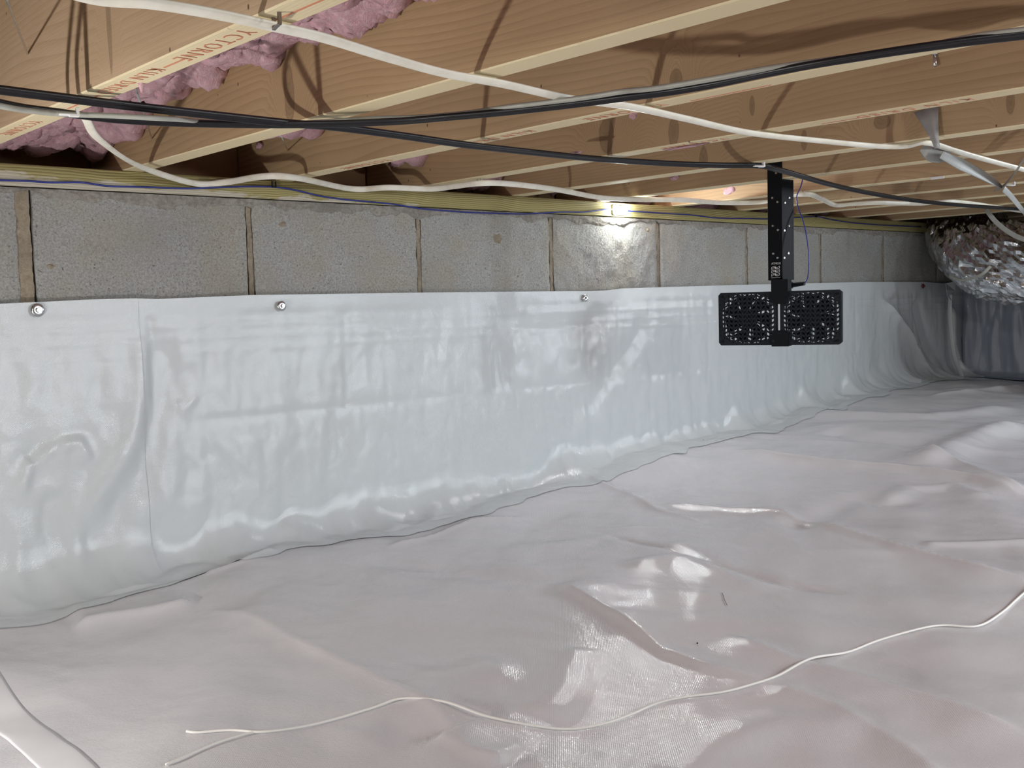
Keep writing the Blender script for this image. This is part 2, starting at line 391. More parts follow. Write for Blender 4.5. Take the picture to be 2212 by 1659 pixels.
def pinkmat():
    t = NT('pink_fibreglass'); o = t.obj(); g = t.noise(t.mapping(o, (1, 1, 1)), 55, 7, .75, 1.6)
    col = t.mix(t.ramp(g, [(.3, (0, 0, 0)), (.7, (1, 1, 1))]), (.80, .43, .50), (.95, .70, .76))
    return t.set(col=col, rough=1.0, spec=.05, nrm=t.bump(g, .9, .008))
M_PINK = pinkmat()
def cablemat(name, c, c2, rough=.4):
    t = NT(name); o = t.obj(); g = t.noise(o, 30, 3, .6)
    return t.set(col=t.mix(t.ramp(g, [(.45, (0, 0, 0)), (.75, (.7, .7, .7))]), c, c2), rough=rough, nrm=t.bump(g, .1, .001))
M_WCAB = cablemat('white_cable_jacket', (.90, .87, .76), (.72, .65, .50))
M_GCAB = cablemat('grey_cable_jacket', (.42, .42, .37), (.30, .29, .25))
M_BCAB = cablemat('black_cable_jacket', (.006, .006, .008), (.012, .012, .015), .36)
M_BLUE = plain('blue_wire_jacket', (.012, .022, .20), .35)
M_WSTR = plain('white_cord', (.86, .84, .80), .5)
M_BLACK = plain('black_coated_metal', (.004, .005, .007), .6, spec=.15)
M_BLACK2 = plain('black_plastic', (.010, .013, .018), .6, spec=.2)
M_STEEL = plain('zinc_steel', (.62, .63, .64), .25, metal=1.0)
M_DSTEEL = plain('dark_steel', (.25, .22, .2), .35, metal=1.0)
M_CLIP = plain('white_clip_plastic', (.85, .85, .83), .4)
M_RED = plain('dark_red_plastic', (.16, .012, .03), .4)
M_PRINTR = plain('red_ink', (.64, .25, .15), .8)
M_PRINTW = plain('white_ink', (.75, .76, .78), .6)
def strapmat():
    t = NT('grey_strap'); o = t.obj(); g = t.noise(o, 90, 3, .6)
    return t.set(col=t.mix(g, (.27, .27, .26), (.38, .38, .36)), rough=.42, nrm=t.bump(g, .2, .001))
M_STRAP = strapmat()
def foilmat():
    t = NT('crinkled_foil'); o = t.obj(); g = t.noise(o, 60, 4, .65, 1.2)
    vo = t.n('ShaderNodeTexVoronoi', i={'Vector': t.mapping(o, (1, 1, 1)), 'Scale': 24.0}).outputs['Distance']
    return t.set(col=(.72, .73, .76), metal=1.0, rough=.13, nrm=t.bump(t.math('ADD', g, vo), .30, .006))
M_FOIL = foilmat()
def led():
    t = NT('led_lens'); return t.set(col=(1., 1., 1.), ecol=(.93, 1.0, 1.0), estr=650.0)
M_LED = led()
M_SUB = plain('subfloor_board', (.20, .13, .075), .85)

# ------------------------------------------------------------ structure: floor sheet
xs = np.concatenate([np.arange(-3.2, .1, .10), np.arange(.1, 2.9, .0052), np.arange(2.9, 4.16, .008), np.arange(4.2, 6.3, .12)])
ys = np.concatenate([np.arange(-5.0, -1.75, .10), np.arange(-1.72, .012, .0052)])
X, Y = np.meshgrid(xs, ys); Z = floor_z(X.ravel(), Y.ravel())
fl = grid('floor', np.stack([X.ravel(), Y.ravel(), Z], 1), len(xs), len(ys), M_FLOOR)
tag(fl, kind='structure')

def slab(name, lo, hi, mat):
    mb = MB(); c = [(a+b)/2 for a, b in zip(lo, hi)]; mb.box(c, [b-a for a, b in zip(lo, hi)], .001)
    return tag(mb.build(name, mat), kind='structure')
slab('ceiling', (-3.2, -5, .483), (6.2, .2, .505), M_SUB)
wl = slab('wall_left', (-3.3, -5.0, -.7), (-3.2, .2, .50), M_LINER)
wf = slab('wall_front', (-3.3, -5.1, -.7), (6.2, -5.0, .50), M_LINER)
we = slab('wall_end', (6.2, -5.1, -.7), (6.3, .2, .50), M_DARK)  # near-black colour stands for the darkness beyond the low wall

# back wall: core, concrete blocks of the top course, mortar joints
wb = empty('wall_back'); tag(wb, kind='structure')
core = MB(); core.box((1.5, .110, -.22), (9.4, .185, .85), .001); core.build('wall_core', M_MORTAR, wb)
ZB = .2085; BH = .194; JX = .5836; P = .4064
def rough_block(x0, x1, z0, z1, seed):
    """block face with ragged edges: fine front grid, plain sides"""
    nx, nz = 40, 20; u = np.linspace(x0, x1, nx); v = np.linspace(z0, z1, nz); U, W = np.meshgrid(u, v)
    e = np.minimum(np.minimum(U-x0, x1-U), np.minimum(W-z0, z1-W))
    yy = -.0005+.0022*np.exp(-e/.004)+.0022*fbm(U*40+seed, W*40, 61+seed, 2)+.0015*fbm(U*9, W*9+seed, 71, 2)
    U2 = U+np.where((U == x0) | (U == x1), .0030*fbm(W*45, W*0+seed, 81, 2), 0)
    V = [(a, b, c) for a, b, c in zip(U2.ravel(), yy.ravel(), W.ravel())]
    F = [[r*nx+c, r*nx+c+1, (r+1)*nx+c+1, (r+1)*nx+c] for r in range(nz-1) for c in range(nx-1)]
    n = len(V); bi = [0, nx-1, nz*nx-1, (nz-1)*nx]
    V += [(x0, .03, z0), (x1, .03, z0), (x1, .03, z1), (x0, .03, z1)]
    F += [[n, n+1]+list(range(nx-1, -1, -1)), [n+3, n+2]+[(nz-1)*nx+k for k in range(nx-1, -1, -1)][::1]]
    F += [[n+1, n+2]+[r*nx+nx-1 for r in range(nz-1, -1, -1)], [n, n+3]+[r*nx for r in range(nz-1, -1, -1)]]
    return V, F
for k in range(-9, 11):
    a = JX+k*P+.013; b = JX+(k+1)*P-.0015
    if k == -1: b -= .010
    if k == 0: a += .003
    if a > 5.0: break
    if -1 <= k <= 9: V, F = rough_block(a, b, ZB-BH, ZB, k+3)
    else: V, F = bev_box(b-a, .03, BH, .003, ((a+b)/2, .015, ZB-BH/2))
    mesh('block', V, F, M_BLOCK, wb, smooth=False)
for k in range(0, 9):   # head joint mortar, a little recessed, with a ragged edge
    a = JX+k*P; x0, x1 = (a+.0015, a+.0115)
    if k == 0: x0, x1 = a-.0115, a+.012
    n = 34; V = []; F = []
    for i in range(n):
        z = ZB-BH+BH*i/(n-1); q = .0016*float(fbm(np.array(i*.7), np.array(k*3.1), 91, 2)); q2 = .0018*float(fbm(np.array(i*.9), np.array(k*5.1), 95, 2))
        yj = .004+.002*float(fbm(np.array(i*.5), np.array(k*2.), 97, 2))
        V += [(x0+q, .012, z), (x0+q, yj, z), (x1+q2, yj, z), (x1+q2, .012, z)]
    for i in range(n-1):
        for j in range(3): F.append([i*4+j, i*4+j+1, (i+1)*4+j+1, (i+1)*4+j])
    mesh('mortar_joint', V, F, M_MORTAR, wb)
# smeared bed mortar below the sill, ragged lower edge
nx = 900; xx = np.linspace(-.4, 4.3, nx); rows = 7
low = .014+.014*fbm(xx*5, xx*0+2, 101, 2)+.014*fbm(xx*30, xx*0+4, 105, 3)
low = np.clip(low, .003, .05); V = []
for r in range(rows):
    f = r/(rows-1); z = ZB+.0005-low*f
    yy = -.0035+.0016*fbm(xx*60, xx*0+r*.9, 111, 2)+.0050*(f**6)
    V.append(np.stack([xx, yy, z], 1))
grid('bed_mortar', np.concatenate(V), nx, rows, M_SMEAR, wb, smooth=False)
sm = MB()
for (px, py, s_) in [(1075, 515, .020), (612, 484, .009), (110, 575, .006), (1400, 497, .008)]:
    p = onY(px, py, -.002); n = 11; V = [(p[0], p[1]-.0018, p[2])]
    for i in range(n): t_ = 2*math.pi*i/n; rr = s_*(.75+.5*random.random()); V.append((p[0]+rr*math.cos(t_), p[1]+.002, p[2]+rr*.8*math.sin(t_)))
    sm.add(V, [[0, 1+(i+1) % n, 1+i] for i in range(n)])
sm.build('mortar_splat', M_MORTAR, wb)

# right (far) low wall
wr = MB(); wr.box((4.16, -2.4, -.22), (.16, 5.1, .50), .002); wr = wr.build('wall_right', M_BLOCK); tag(wr, kind='structure')

# sill plate on the wall
sp = MB(); sp.box((1.5, .07, .2290), (9.2, .148, .0360), .0015)
tag(sp.build('sill_plate', M_SILL), 'green-yellow treated wooden sill plate lying along the top of the block wall', 'sill plate')
rb = MB(); rb.box((1.5, .165, .364), (9.2, .036, .232), .001)
tag(rb.build('rim_board', M_RIM), 'dark wooden rim board standing on the sill behind the joist ends', 'rim board')

# ------------------------------------------------------------ joists
ZJ = .2475; JH = .234
XR = {'A': .4968, 'B': .7922, 'C': 1.0917, 'D': 1.4067, 'E': 1.7171, 'F': 2.0042}
JL = [('A', 'pale floor joist nearest the camera with red lettering, a white cable stapled under it'),
      ('B', 'second floor joist from the left, large knot and swirling grain on its side face'),
      ('C', 'third floor joist from the left, red stamped letters where the black and white cables cross'),
      ('D', 'fourth floor joist from the left, red kiln dried stamp beside the grey hanging strap'),
      ('E', 'fifth floor joist from the left, narrow clean edge just in front of the fan bracket'),
      ('F', 'sixth floor joist from the left, the black fan bracket screwed to it')]
far = ['first floor joist behind the one carrying the fan bracket', 'second floor joist behind the one carrying the fan bracket',
       'third floor joist behind the one carrying the fan bracket', 'fourth floor joist behind the one carrying the fan bracket',
       'fifth floor joist behind the fan, close above the foil duct', 'sixth floor joist behind the fan, passing over the foil duct',
       'dark floor joist beyond the foil duct, one past it', 'pale joist end showing in the dark past the foil duct', 'last joist in the dark far end']
joists = {}
def joist(xr, label, group=None):
    x0 = xr-.038; V, F = bev_box(.038, 5.12, JH, .0016)
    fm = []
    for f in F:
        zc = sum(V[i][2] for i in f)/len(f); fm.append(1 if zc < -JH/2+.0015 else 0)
    o = mesh('floor_joist', V, F, mats=[M_WOOD, M_EDGE_LIT], fm=fm)
    o.location = (x0+.019, -2.42, ZJ+JH/2)
    return tag(o, label, 'joist', group or 'floor joists')
for k, lab in JL:
    joists[k] = joist(XR[k], lab)
    if k == 'A': joists[k].data.materials[0] = wood('pale_joist_face_wood', (.66, .48, .32), (.58, .41, .26), (.42, .27, .15), knots=[(onX(235, 40, .459)[1]+2.42, onX(235, 40, .459)[2]-.3645, .006, .05)])
    if k in KN: joists[k].data.materials[0] = knotmat(k)
for i, lab in enumerate(far): joists[i] = joist(XR['F']+.3050*(i+1), lab)
for i in range(8): joist(XR['A']-.3045*(i+1), 'floor joist overhead out of view to the left of the first pale one', 'joists overhead beside the camera')

# ------------------------------------------------------------ red stamps on the joist undersides
def stamp(key, txt, px, py, size):
    xr = XR[key]; p = onZ(px, py, ZJ)
    M = Matrix(((0, 1, 0, xr-.029), (1, 0, 0, p[1]), (0, 0, -1, ZJ-.0004), (0, 0, 0, 1)))
    j = joists[key]
    o = text_mesh('stamp', txt, size, M, M_PRINTR, None)
    o.parent = j; o.matrix_parent_inverse = Matrix.Translation(-j.location)
def rule(key, q0, q1, off=.019):
    a = onZ(*q0, ZJ); b = onZ(*q1, ZJ); xr = XR[key]; m = MB(); y0, y1 = sorted((a[1], b[1]))
    m.box((xr-off, (y0+y1)/2, ZJ-.0003), (.0022, y1-y0, .0005), .0001)
    o = m.build('stamp_rule', M_PRINTR); j = joists[key]; o.parent = j; o.matrix_parent_inverse = Matrix.Translation(-j.location)
stamp('A', 'YCTORNE', 566, 70, .026); rule('A', (424, 131), (372, 148)); stamp('A', 'KILN DRIED', 362, 150, .024)
rule('A', (215, 205), (120, 232)); stamp('A', 'YCTORNE', 88, 262, .024); rule('A', (790, -20), (612, 50))
stamp('C', 'YCTORNE', 1448, 226, .026); stamp('C', 'KILN DRIED', 1165, 283, .026); stamp('C', 'YCTORNE', 845, 345, .026)
rule('C', (1650, 180), (1480, 216), .008)
stamp('D', 'KILN DRIED', 2110, 214, .026); rule('D', (1880, 250), (1780, 268), .014); stamp('D', 'YCTORNE', 1580, 300, .024)

# ------------------------------------------------------------ pink insulation between the joists
def batt(x0, x1, y0, y1, zfun, label, seed, cell=.0055, group='pink insulation batts'):
    nx = max(12, int((x1-x0)/cell)); ny = max(12, int((y1-y0)/cell))
    u = np.linspace(0, 1, nx); v = np.linspace(0, 1, ny); U, W = np.meshgrid(u, v)
    Xg = x0+(x1-x0)*U; Yg = y0+(y1-y0)*W
    e = np.minimum(np.minimum(Xg-x0, x1-Xg)*1.3, np.minimum(Yg-y0, y1-Yg))
    Zg = zfun(Xg, Yg)+.030*fbm(Xg*16, Yg*16, seed, 2)+.022*np.abs(fbm(Xg*36, Yg*30, seed+5, 2))-.010+.012*np.abs(fbm(Xg*85+3*fbm(Xg*20, Yg*20, seed+2, 1), Yg*85, seed+9, 2))
    Zg = Zg+.0035*fbm(Xg*190, Yg*190, seed+21, 2)+.005*ridged(Xg*45, Yg*45, seed+23)*.5
    Zg = Zg+.025*np.exp(-np.maximum(e, 0)/.008)
    Xg = Xg+.014*fbm(Xg*20, Yg*26, seed+13, 2)*np.minimum(1, e/.02); Yg = Yg+.02*fbm(Xg*18+7, Yg*22, seed+17, 2)*sstep(0, .04, e)
    Zg = np.minimum(Zg, .478)
    V = np.stack([Xg.ravel(), Yg.ravel(), Zg.ravel()], 1)
    # closing top
    o = grid('insulation_batt', V, nx, ny, M_PINK)
    sol = o.modifiers.new('thickness', 'SOLIDIFY'); sol.thickness = .012; sol.offset = 1 if False else -1
    return tag(o, label, 'insulation', group)
a0, a1 = XR['A']+.003, XR['B']-.038-.003
batt(a0, a1, -2.2, -.25, lambda x, y: .352-.035*sstep(-.35, -.22, y)*sstep(.50, .70, x)+.0*y, 'pink batt hanging out of the first open bay beside the stamped joist', 200)
batt(a0, a1, -.135, .085, lambda x, y: .318-.020*sstep(-.06, .05, y), 'pink batt end sagging low above the sill behind the black cables', 230)
b0, b1 = XR['B']+.003, XR['C']-.041
batt(b0, b1, -2.2, .10, lambda x, y: .375-.055*np.exp(-((y+.16)/.06)**2), 'pink batt in the second bay, drooping just below the cable crossing', 260, .011)
c0, c1 = XR['C']+.003, XR['D']-.041
batt(c0, c1, -2.2, .12, lambda x, y: .385-.07*np.exp(-((y+.06)/.05)**2), 'pink batt in the third bay, two small tufts showing', 280, .013)
d0, d1 = XR['D']+.003, XR['E']-.041
batt(d0, d1, -2.2, .12, lambda x, y: .39-.105*sstep(-.10, .06, y), 'pink batt in the fourth bay, showing above the stapled white cable', 300, .013)
e0, e1 = XR['E']+.003, XR['F']-.041
batt(e0, e1, -2.2, .12, lambda x, y: .39-.10*sstep(-.02, .08, y), 'pink batt in the fifth bay, low against the sill left of the lamp', 310, .013)
for i in range(5):
    x0 = XR['F']+.305*i+.003
    batt(x0, x0+.305-.044, -1.8 if i < 3 else -.22, .12, (lambda i: (lambda x, y: .395-(.11+.01*(i % 2))*sstep(-.04, .08, y)))(i),
         ['pink batt just right of the lamp on the sill', 'pink batt in the bay behind the fan bracket', 'pink batt in the second bay behind the fan',
          'pink batt in the third bay behind the fan', 'pink batt in the bay just left of the foil duct', 'pink batt in the bay above the foil duct'][i], 320+7*i, .016)
# loose tufts stuck to joist edges
def tuft(p, s, label, seed, mat=None):
    nu, nv = 14, 9; V = []
    for j in range(nv):
        ph = math.pi*j/(nv-1)
        for i in range(nu):
            th = 2*math.pi*i/nu
            r = 1+.9*float(vnoise(np.array(3*math.cos(th)*math.sin(ph)+seed), np.array(3*math.sin(th)*math.sin(ph)+2*math.cos(ph)+9), seed))
            V.append((p[0]+s[0]*r*math.sin(ph)*math.cos(th), p[1]+s[1]*r*math.sin(ph)*math.sin(th), p[2]+s[2]*r*math.cos(ph)))
    o = grid('insulation_tuft', np.array(V), nu, nv, mat or M_PINK, closed_u=True)
    return tag(o, label, 'insulation tuft', 'loose insulation tufts')
tuft(onX(306, 168, XR['A']-.006)+np.array([0, 0, 0]), (.004, .004, .014), 'thin pale pink wisp hanging from the stamped joist edge', 401)
tuft(onX(858, 352, XR['D']-.040), (.006, .030, .008), 'pale pink tuft under the third joist left of centre', 402)
tuft(onX(560, 315, XR['C']-.042), (.006, .014, .007), 'small pink tuft under the second joist above the drooping cable', 403)
tuft(onX(1368, 247, XR['C']-.002), (.004, .006, .006), 'tiny pink tuft beside the red letters right of the cable crossing', 404)
tuft(onZ(1475, 318, ZJ-.001), (.008, .045, .0016), 'pale pink fuzz smeared on the fourth joist edge', 405)
tuft(onX(1456, 384, XR['F']-.040), (.004, .012, .005), 'little white tuft under the fifth joist edge', 406)
tuft(onX(1575, 412, XR['F']+.27), (.005, .020, .010), 'pink tuft left of the fan bracket below the joists', 407)
tuft(onX(1903, 392, XR['F']+.57), (.004, .014, .004), 'small torn tuft under a joist right of the fan bracket', 408)
tuft(onZ(1230, 332, ZJ-.001), (.008, .03, .0015), 'faint pink fuzz on the fourth joist above the black cable', 409)
# insulation support rods
def rod(a, b, label):
    m = MB(); m.cyl(a, b, .0013, 8); return tag(m.build('insulation_rod', M_STEEL, smooth=True), label, 'wire rod', 'insulation support rods')
rod(onX(60, 118, XR['A']-.036), onX(-60, -200, XR['A']-.30), 'dark wire rod at the top left corner against the first joist face')
rod(onX(328, 300, XR['B']-.037), onX(287, 172, XR['A']+.001), 'bright wire rod crossing the dark gap behind the black cables')
rod(onX(622, 325, XR['C']-.037), onX(600, 278, XR['B']+.001), 'short bright wire rod below the cable crossing, second bay')
nl = MB(); q = onX(2020, 118, XR['D']-.040); q2 = onX(2020, 143, XR['D']-.044); nl.cyl(q, q2, .0024, 10); nl.cyl(q+np.array([0, 0, .001]), q, .0045, 10)
tag(nl.build('nail', M_STEEL, smooth=True), 'short shiny nail hanging just under the white cable, upper right', 'nail')

# ------------------------------------------------------------ liners on the wall
def wall_px(pts): return [(float(onY(*q, -.01)[0]), float(onY(*q, -.01)[2])) for q in pts]
WR = [(wall_px([(345, 700), (350, 860), (320, 960), (285, 1060), (215, 1160), (190, 1240)]), -.008, .026, 'soft'),
      (wall_px([(300, 700), (305, 860), (285, 950), (215, 1060), (160, 1130)]), .007, .020, 'soft'),
      (wall_px([(120, 1050), (115, 1140), (135, 1220), (150, 1300)]), -.010, .020, 'soft'),
      (wall_px([(40, 1080), (60, 1010), (110, 965), (170, 955), (200, 1010)]), .008, .012, 'soft'),
      (wall_px([(60, 1000), (95, 960), (140, 960)]), -.006, .012, 'soft'),
      (wall_px([(600, 1125), (640, 1165), (720, 1160)]), .012, .012, 'sharp'),
      (wall_px([(390, 860), (395, 890), (430, 850)]), .004, .006, 'sharp'),
      (wall_px([(1060, 690), (1160, 720), (1280, 700), (1330, 650)]), -.006, .03, 'soft'),
      (wall_px([(1400, 680), (1360, 750), (1300, 830), (1250, 900)]), -.006, .03, 'soft'),
      (wall_px([(1900, 640), (1960, 720), (2000, 800), (2030, 840)]), .02, .02, 'sharp'),
      (wall_px([(1975, 640), (2000, 740), (2040, 820)]), -.02, .03, 'soft'),
      (wall_px([(2050, 650), (2050, 740), (2070, 820)]), .03, .014, 'sharp')]
TOPX = np.array([-3, .54, .60, .68, .76, .80, .985, 1.39, 1.93, 1.99, 2.05, 2.17, 2.59, 3.25, 3.72, 3.86, 4.1])
TOPZ = np.array([.02, .020, .0215, .024, .0245, .0225, .0265, .0255, .0215, .0225, .0265, .0275, .031, .0335, .030, .024, .024])
def liner(name, x0, x1, dx, seed, label, lift=0.0, back=0.0):
    xs = np.arange(x0, x1+dx*.5, dx); nv = 118
    s = np.concatenate([np.linspace(0, .85, 88), np.linspace(.86, 1, nv-88)])
    Xg, Sg = np.meshgrid(xs, s)
    top = np.interp(Xg, TOPX, TOPZ); zb = zbase(Xg, 0*Xg-.03)
    R = .070+.050*fbm(Xg*11, Xg*0+1, seed+3, 2)          # radius of the sweep onto the floor
    tt = (Sg-.85)/.15                                     # 0..1 along the sweep
    Zv = top+(zb+R-top)*np.clip(Sg/.85, 0, 1)
    ang = np.clip(tt/.6, 0, 1)*math.pi/2
    Yc = -R*(1-np.cos(ang)); Zc = zb+R-R*np.sin(ang)
    out = np.clip((tt-.6)/.4, 0, 1)*(.045+.03*fbm(Xg*4, Xg*0+7, seed+8, 2))
    Yg = np.where(Sg < .85, 0, Yc-out); Zg = np.where(Sg < .85, Zv, Zc)
    env = sstep(0, .06, top-Zg)
    low = sstep(.10, .50, top-Zg)
    d = .006*fbm(Xg*6, Zg*2.0, seed, 2)
    d = d+.0030*fbm(Xg*21+.6*fbm(Xg*4, Zg*5, seed+31, 1), Zg*4.5, seed+1, 2)*(.35+low)
    d = d+.0022*fbm(Xg*38, Zg*9, seed+2, 2)
    d = d+.0013*fbm(Xg*48, Zg*34, seed+5, 2)*sstep(.05, .12, top-Zg)
    d = d+.0016*ridged(Xg*14, Zg*7, seed+4)*sstep(-.1, .2, fbm(Xg*3, Zg*3, seed+6, 1))
    for zj, za in ((-.010, .0018), (-.205, .0016)): d = d-za*sstep(-.35, .25, fbm(Xg*5, Xg*0+zj, seed+41, 1))*np.exp(-((Zg-zj)/.009)**2)
    for k in range(9): d = d-.0018*np.exp(-((Xg-(JX+P*(k+.5)))/.008)**2)*(Zg > -.205)*(Zg < -.01)
    for k, zz in enumerate((-.028, -.052, -.075)): d = d+.0010*np.exp(-((Zg-zz-.004*fbm(Xg*3, Xg*0+k, seed, 1))/.0025)**2)
    for r in WR: d = d+ridge(Xg, Zg, r)
    foot = sstep(.0, 1.0, tt)
    d = d*(1-foot*.6)*env
    flut = foot*(1-foot)*4*(.007*fbm(Xg*16, Xg*0+3, seed+12, 3)+.003*fbm(Xg*45, Zg*12, seed+14, 2)+.0035*ridged(Xg*9, Sg*9, seed+15))
    Yg = Yg-.012-lift-np.maximum(d, -.0095)+back*0
    Yg = Yg-flut*.5
    for (qx, qz) in SC: Yg = Yg+.0*Xg
    Zg = Zg+np.where(tt > 0, flut, 0)
    fz = floor_z(Xg.ravel(), Yg.ravel()).reshape(Xg.shape)+.0012
    Zg = np.where(Sg >= .80, np.maximum(Zg, fz), Zg)
    Zg = np.where(tt > .62, fz+ .004*np.maximum(0, fbm(Xg*12, Yg*20, seed+19, 2))*(1-sstep(.8, 1, tt)), Zg)
    V = np.stack([Xg.ravel(), Yg.ravel(), Zg.ravel()], 1)
    o = grid(name, V, len(xs), nv, M_LINER)
    return tag(o, label, 'wall liner', 'white wall liner sheets')
SC = []
liner('wall_liner', .735, 4.04, .0050, 500, 'white woven plastic sheet pinned along the block wall, running to the far corner')
liner('wall_liner', -3.1, .7665, .0060, 500, 'white woven plastic sheet at the left edge, overlapping the long one', lift=.0015)
# far wall liner on the low wall
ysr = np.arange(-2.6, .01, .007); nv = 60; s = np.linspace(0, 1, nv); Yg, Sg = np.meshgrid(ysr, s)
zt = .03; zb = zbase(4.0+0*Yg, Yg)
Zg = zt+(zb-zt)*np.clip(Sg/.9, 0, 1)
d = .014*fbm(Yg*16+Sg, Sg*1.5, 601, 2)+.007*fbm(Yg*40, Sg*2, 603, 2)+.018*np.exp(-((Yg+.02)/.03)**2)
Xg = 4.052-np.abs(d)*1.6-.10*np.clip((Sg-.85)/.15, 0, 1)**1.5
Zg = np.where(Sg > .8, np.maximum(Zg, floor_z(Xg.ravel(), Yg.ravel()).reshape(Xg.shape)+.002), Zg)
tag(grid('wall_liner', np.stack([Xg.ravel(), Yg.ravel(), Zg.ravel()], 1), len(ysr), nv, M_FARL_SHADE),
    'plastic sheet coloured blue-grey for the corner shade, in dense vertical folds on the far end wall', 'wall liner', 'white wall liner sheets')
# torn corner flap and hanging fold
p = onY(2055, 622, -.05); V = []; n = 7
fl_ = [(2042, 612), (2064, 608), (2062, 628), (2054, 650), (2046, 640), (2044, 626)]
V = [tuple(onY(*q, -.045-.012*(i % 2))) for i, q in enumerate(fl_)]
fo = mesh('liner_flap', V, [[0, 1, 2, 5], [5, 2, 3, 4]], M_LINER); so = fo.modifiers.new('s', 'SOLIDIFY'); so.thickness = .0015
tag(fo, 'small folded corner of plastic sheet sticking up under the foil duct', 'plastic flap')
PT = [onY(q[0], q[1], yy) for q, yy in (((2053, 636), -.05), ((2052, 680), -.052), ((2056, 730), -.056), ((2063, 775), -.062), ((2078, 815), -.075), ((2070, 824), -.085))]
tag(ribbon('hanging_fold', PT, oval(.016, .005), M_LINER, upv=(1, 0, 0), n=8), 'narrow rolled strip of white sheet hanging down the far corner', 'plastic strip')

# washers and screws that pin the sheet
def washer(px, py, label, mat=M_STEEL, r=.0105):
    p = onY(px, py, -.0175); t = empty('washer_screw', tuple(p)); tag(t, label, 'screw', 'screws pinning the wall liner')
    n = 28; V = []; rad = [(r, .0), (r, -.0010), (r*.8, -.0026), (r*.5, -.0036), (r*.34, -.0030)]
    for rr, yy in rad:
        for i in range(n): a = 2*math.pi*i/n; V.append((rr*math.cos(a), yy, rr*math.sin(a)))
    F = [[k*n+i, k*n+(i+1) % n, (k+1)*n+(i+1) % n, (k+1)*n+i] for k in range(len(rad)-1) for i in range(n)]
    F.append([(len(rad)-1)*n+i for i in range(n)])
    mesh('washer', V, F, mat, t, True)
    m = MB(); m.cyl((0, -.002, 0), (0, -.0075, 0), r*.32, 6); m.cyl((0, .014, 0), (0, -.002, 0), r*.18, 8); m.build('hex_head', mat, t)
    return t
washer(81, 670, 'silver washer screw pinning the sheet at the far left', r=.0112)
washer(608, 661, 'silver washer screw below the second block joint', r=.0098)
washer(1264, 644, 'dark silver washer screw pinning the sheet near the middle', r=.0092)
washer(1994, 618, 'dark red screw cap at the top of the sheet near the far corner', M_RED, .0085)

# ------------------------------------------------------------ cables
def cz(pts, dz): return [onZ(q[0], q[1], ZJ-(q[2] if len(q) > 2 else dz)) for q in pts]
NM = oval(.0128, .0052); GC = oval(.0105, .006)
wc = cz([(60, -45), (200, -3), (330, 8), (480, 33), (595, 58), (700, 82), (830, 122), (960, 158), (1090, 182), (1230, 213), (1360, 230), (1480, 256),
         (1620, 287), (1780, 305), (1900, 316), (1960, 316), (2005, 309), (2060, 325), (2130, 345), (2240, 374)], .006)
tag(ribbon('white_cable', wc, NM, M_WCAB, upv=(-.2, -.35, -.9)), 'flat white electrical cable stapled under the first joist and running to the grey strap', 'cable', 'cables under the joists')
def sillpt(px, py, yy=-.020):
    p = onY(px, py, yy)
    return p if p[2] < ZJ-.010 else onZ(px, py, ZJ-.010)
wc2 = [onZ(185, 255, ZJ-.010), onZ(215, 302, ZJ-.02)]+[sillpt(*q) for q in [(300, 358), (420, 396), (490, 393), (570, 381), (640, 384),
       (760, 408), (840, 405), (930, 408), (985, 402), (1036, 396)]] + cz([(1100, 397), (1200, 409), (1300, 427), (1400, 431), (1480, 432), (1560, 438),
       (1650, 436), (1738, 420), (1775, 430), (1805, 443), (1850, 440), (1900, 438), (1980, 440), (2060, 436), (2150, 447), (2240, 462)], .008)
tag(ribbon('white_cable', wc2, oval(.0122, .0052), M_WCAB, n=8, upv=(-.5, -.75, -.35)), 'loose white cable drooping from the clip to the sill and on behind the fan bracket', 'cable', 'cables under the joists')
bc1 = cz([(-60, 186, .010), (0, 194, .010), (150, 213, .011), (300, 231, .012), (480, 251, .013), (620, 266, .014), (720, 274, .012), (860, 292, .012), (1000, 312, .013), (1150, 329, .011), (1300, 344, .008), (1460, 354, .006),
          (1560, 357, .005), (1640, 358, .005), (1690, 369, .011), (1800, 400, .018), (1900, 421, .018), (2000, 436, .018), (2100, 445, .018), (2240, 454, .018)], .01)
tag(ribbon('black_cable', bc1, twin(.0120, .0060), M_BCAB, upv=(-.3, -.55, -.75)), 'black twin cable running from far left to the clip above the fan bracket and on', 'cable', 'cables under the joists')
bc2 = cz([(-60, 208), (0, 222), (60, 234), (130, 243), (250, 258), (400, 266), (560, 269), (700, 268), (860, 262), (980, 252), (1100, 241), (1250, 224), (1350, 211), (1450, 198), (1550, 181),
          (1650, 160), (1760, 139), (1850, 124), (1960, 107), (2100, 88), (2240, 72)], .016)
tag(ribbon('black_cable', bc2, twin(.0106, .0054), M_BCAB, upv=(-.3, -.55, -.75)), 'black twin cable paired with the grey one and rising to the upper right', 'cable', 'cables under the joists')
gc = cz([(-60, 216, .024), (0, 229, .024), (60, 239, .0235), (150, 247, .0235), (240, 250, .0235), (330, 255, .023), (400, 259, .016), (460, 264, .008), (560, 270, .007), (700, 263, .008), (800, 256, .008), (900, 253, .008), (1000, 245, .009), (1100, 231, .011), (1200, 219, .011), (1280, 208, .012), (1350, 197, .012), (1420, 190, .012), (1540, 170, .012),
         (1660, 148, .012), (1780, 131, .012), (1900, 117, .012), (1990, 105, .012), (2060, 88, .012), (2140, 74, .012), (2240, 62, .012)], .014)
tag(ribbon('grey_cable', gc, GC, M_GCAB), 'pale grey cable lying beside the black pair across all joists', 'cable', 'cables under the joists')
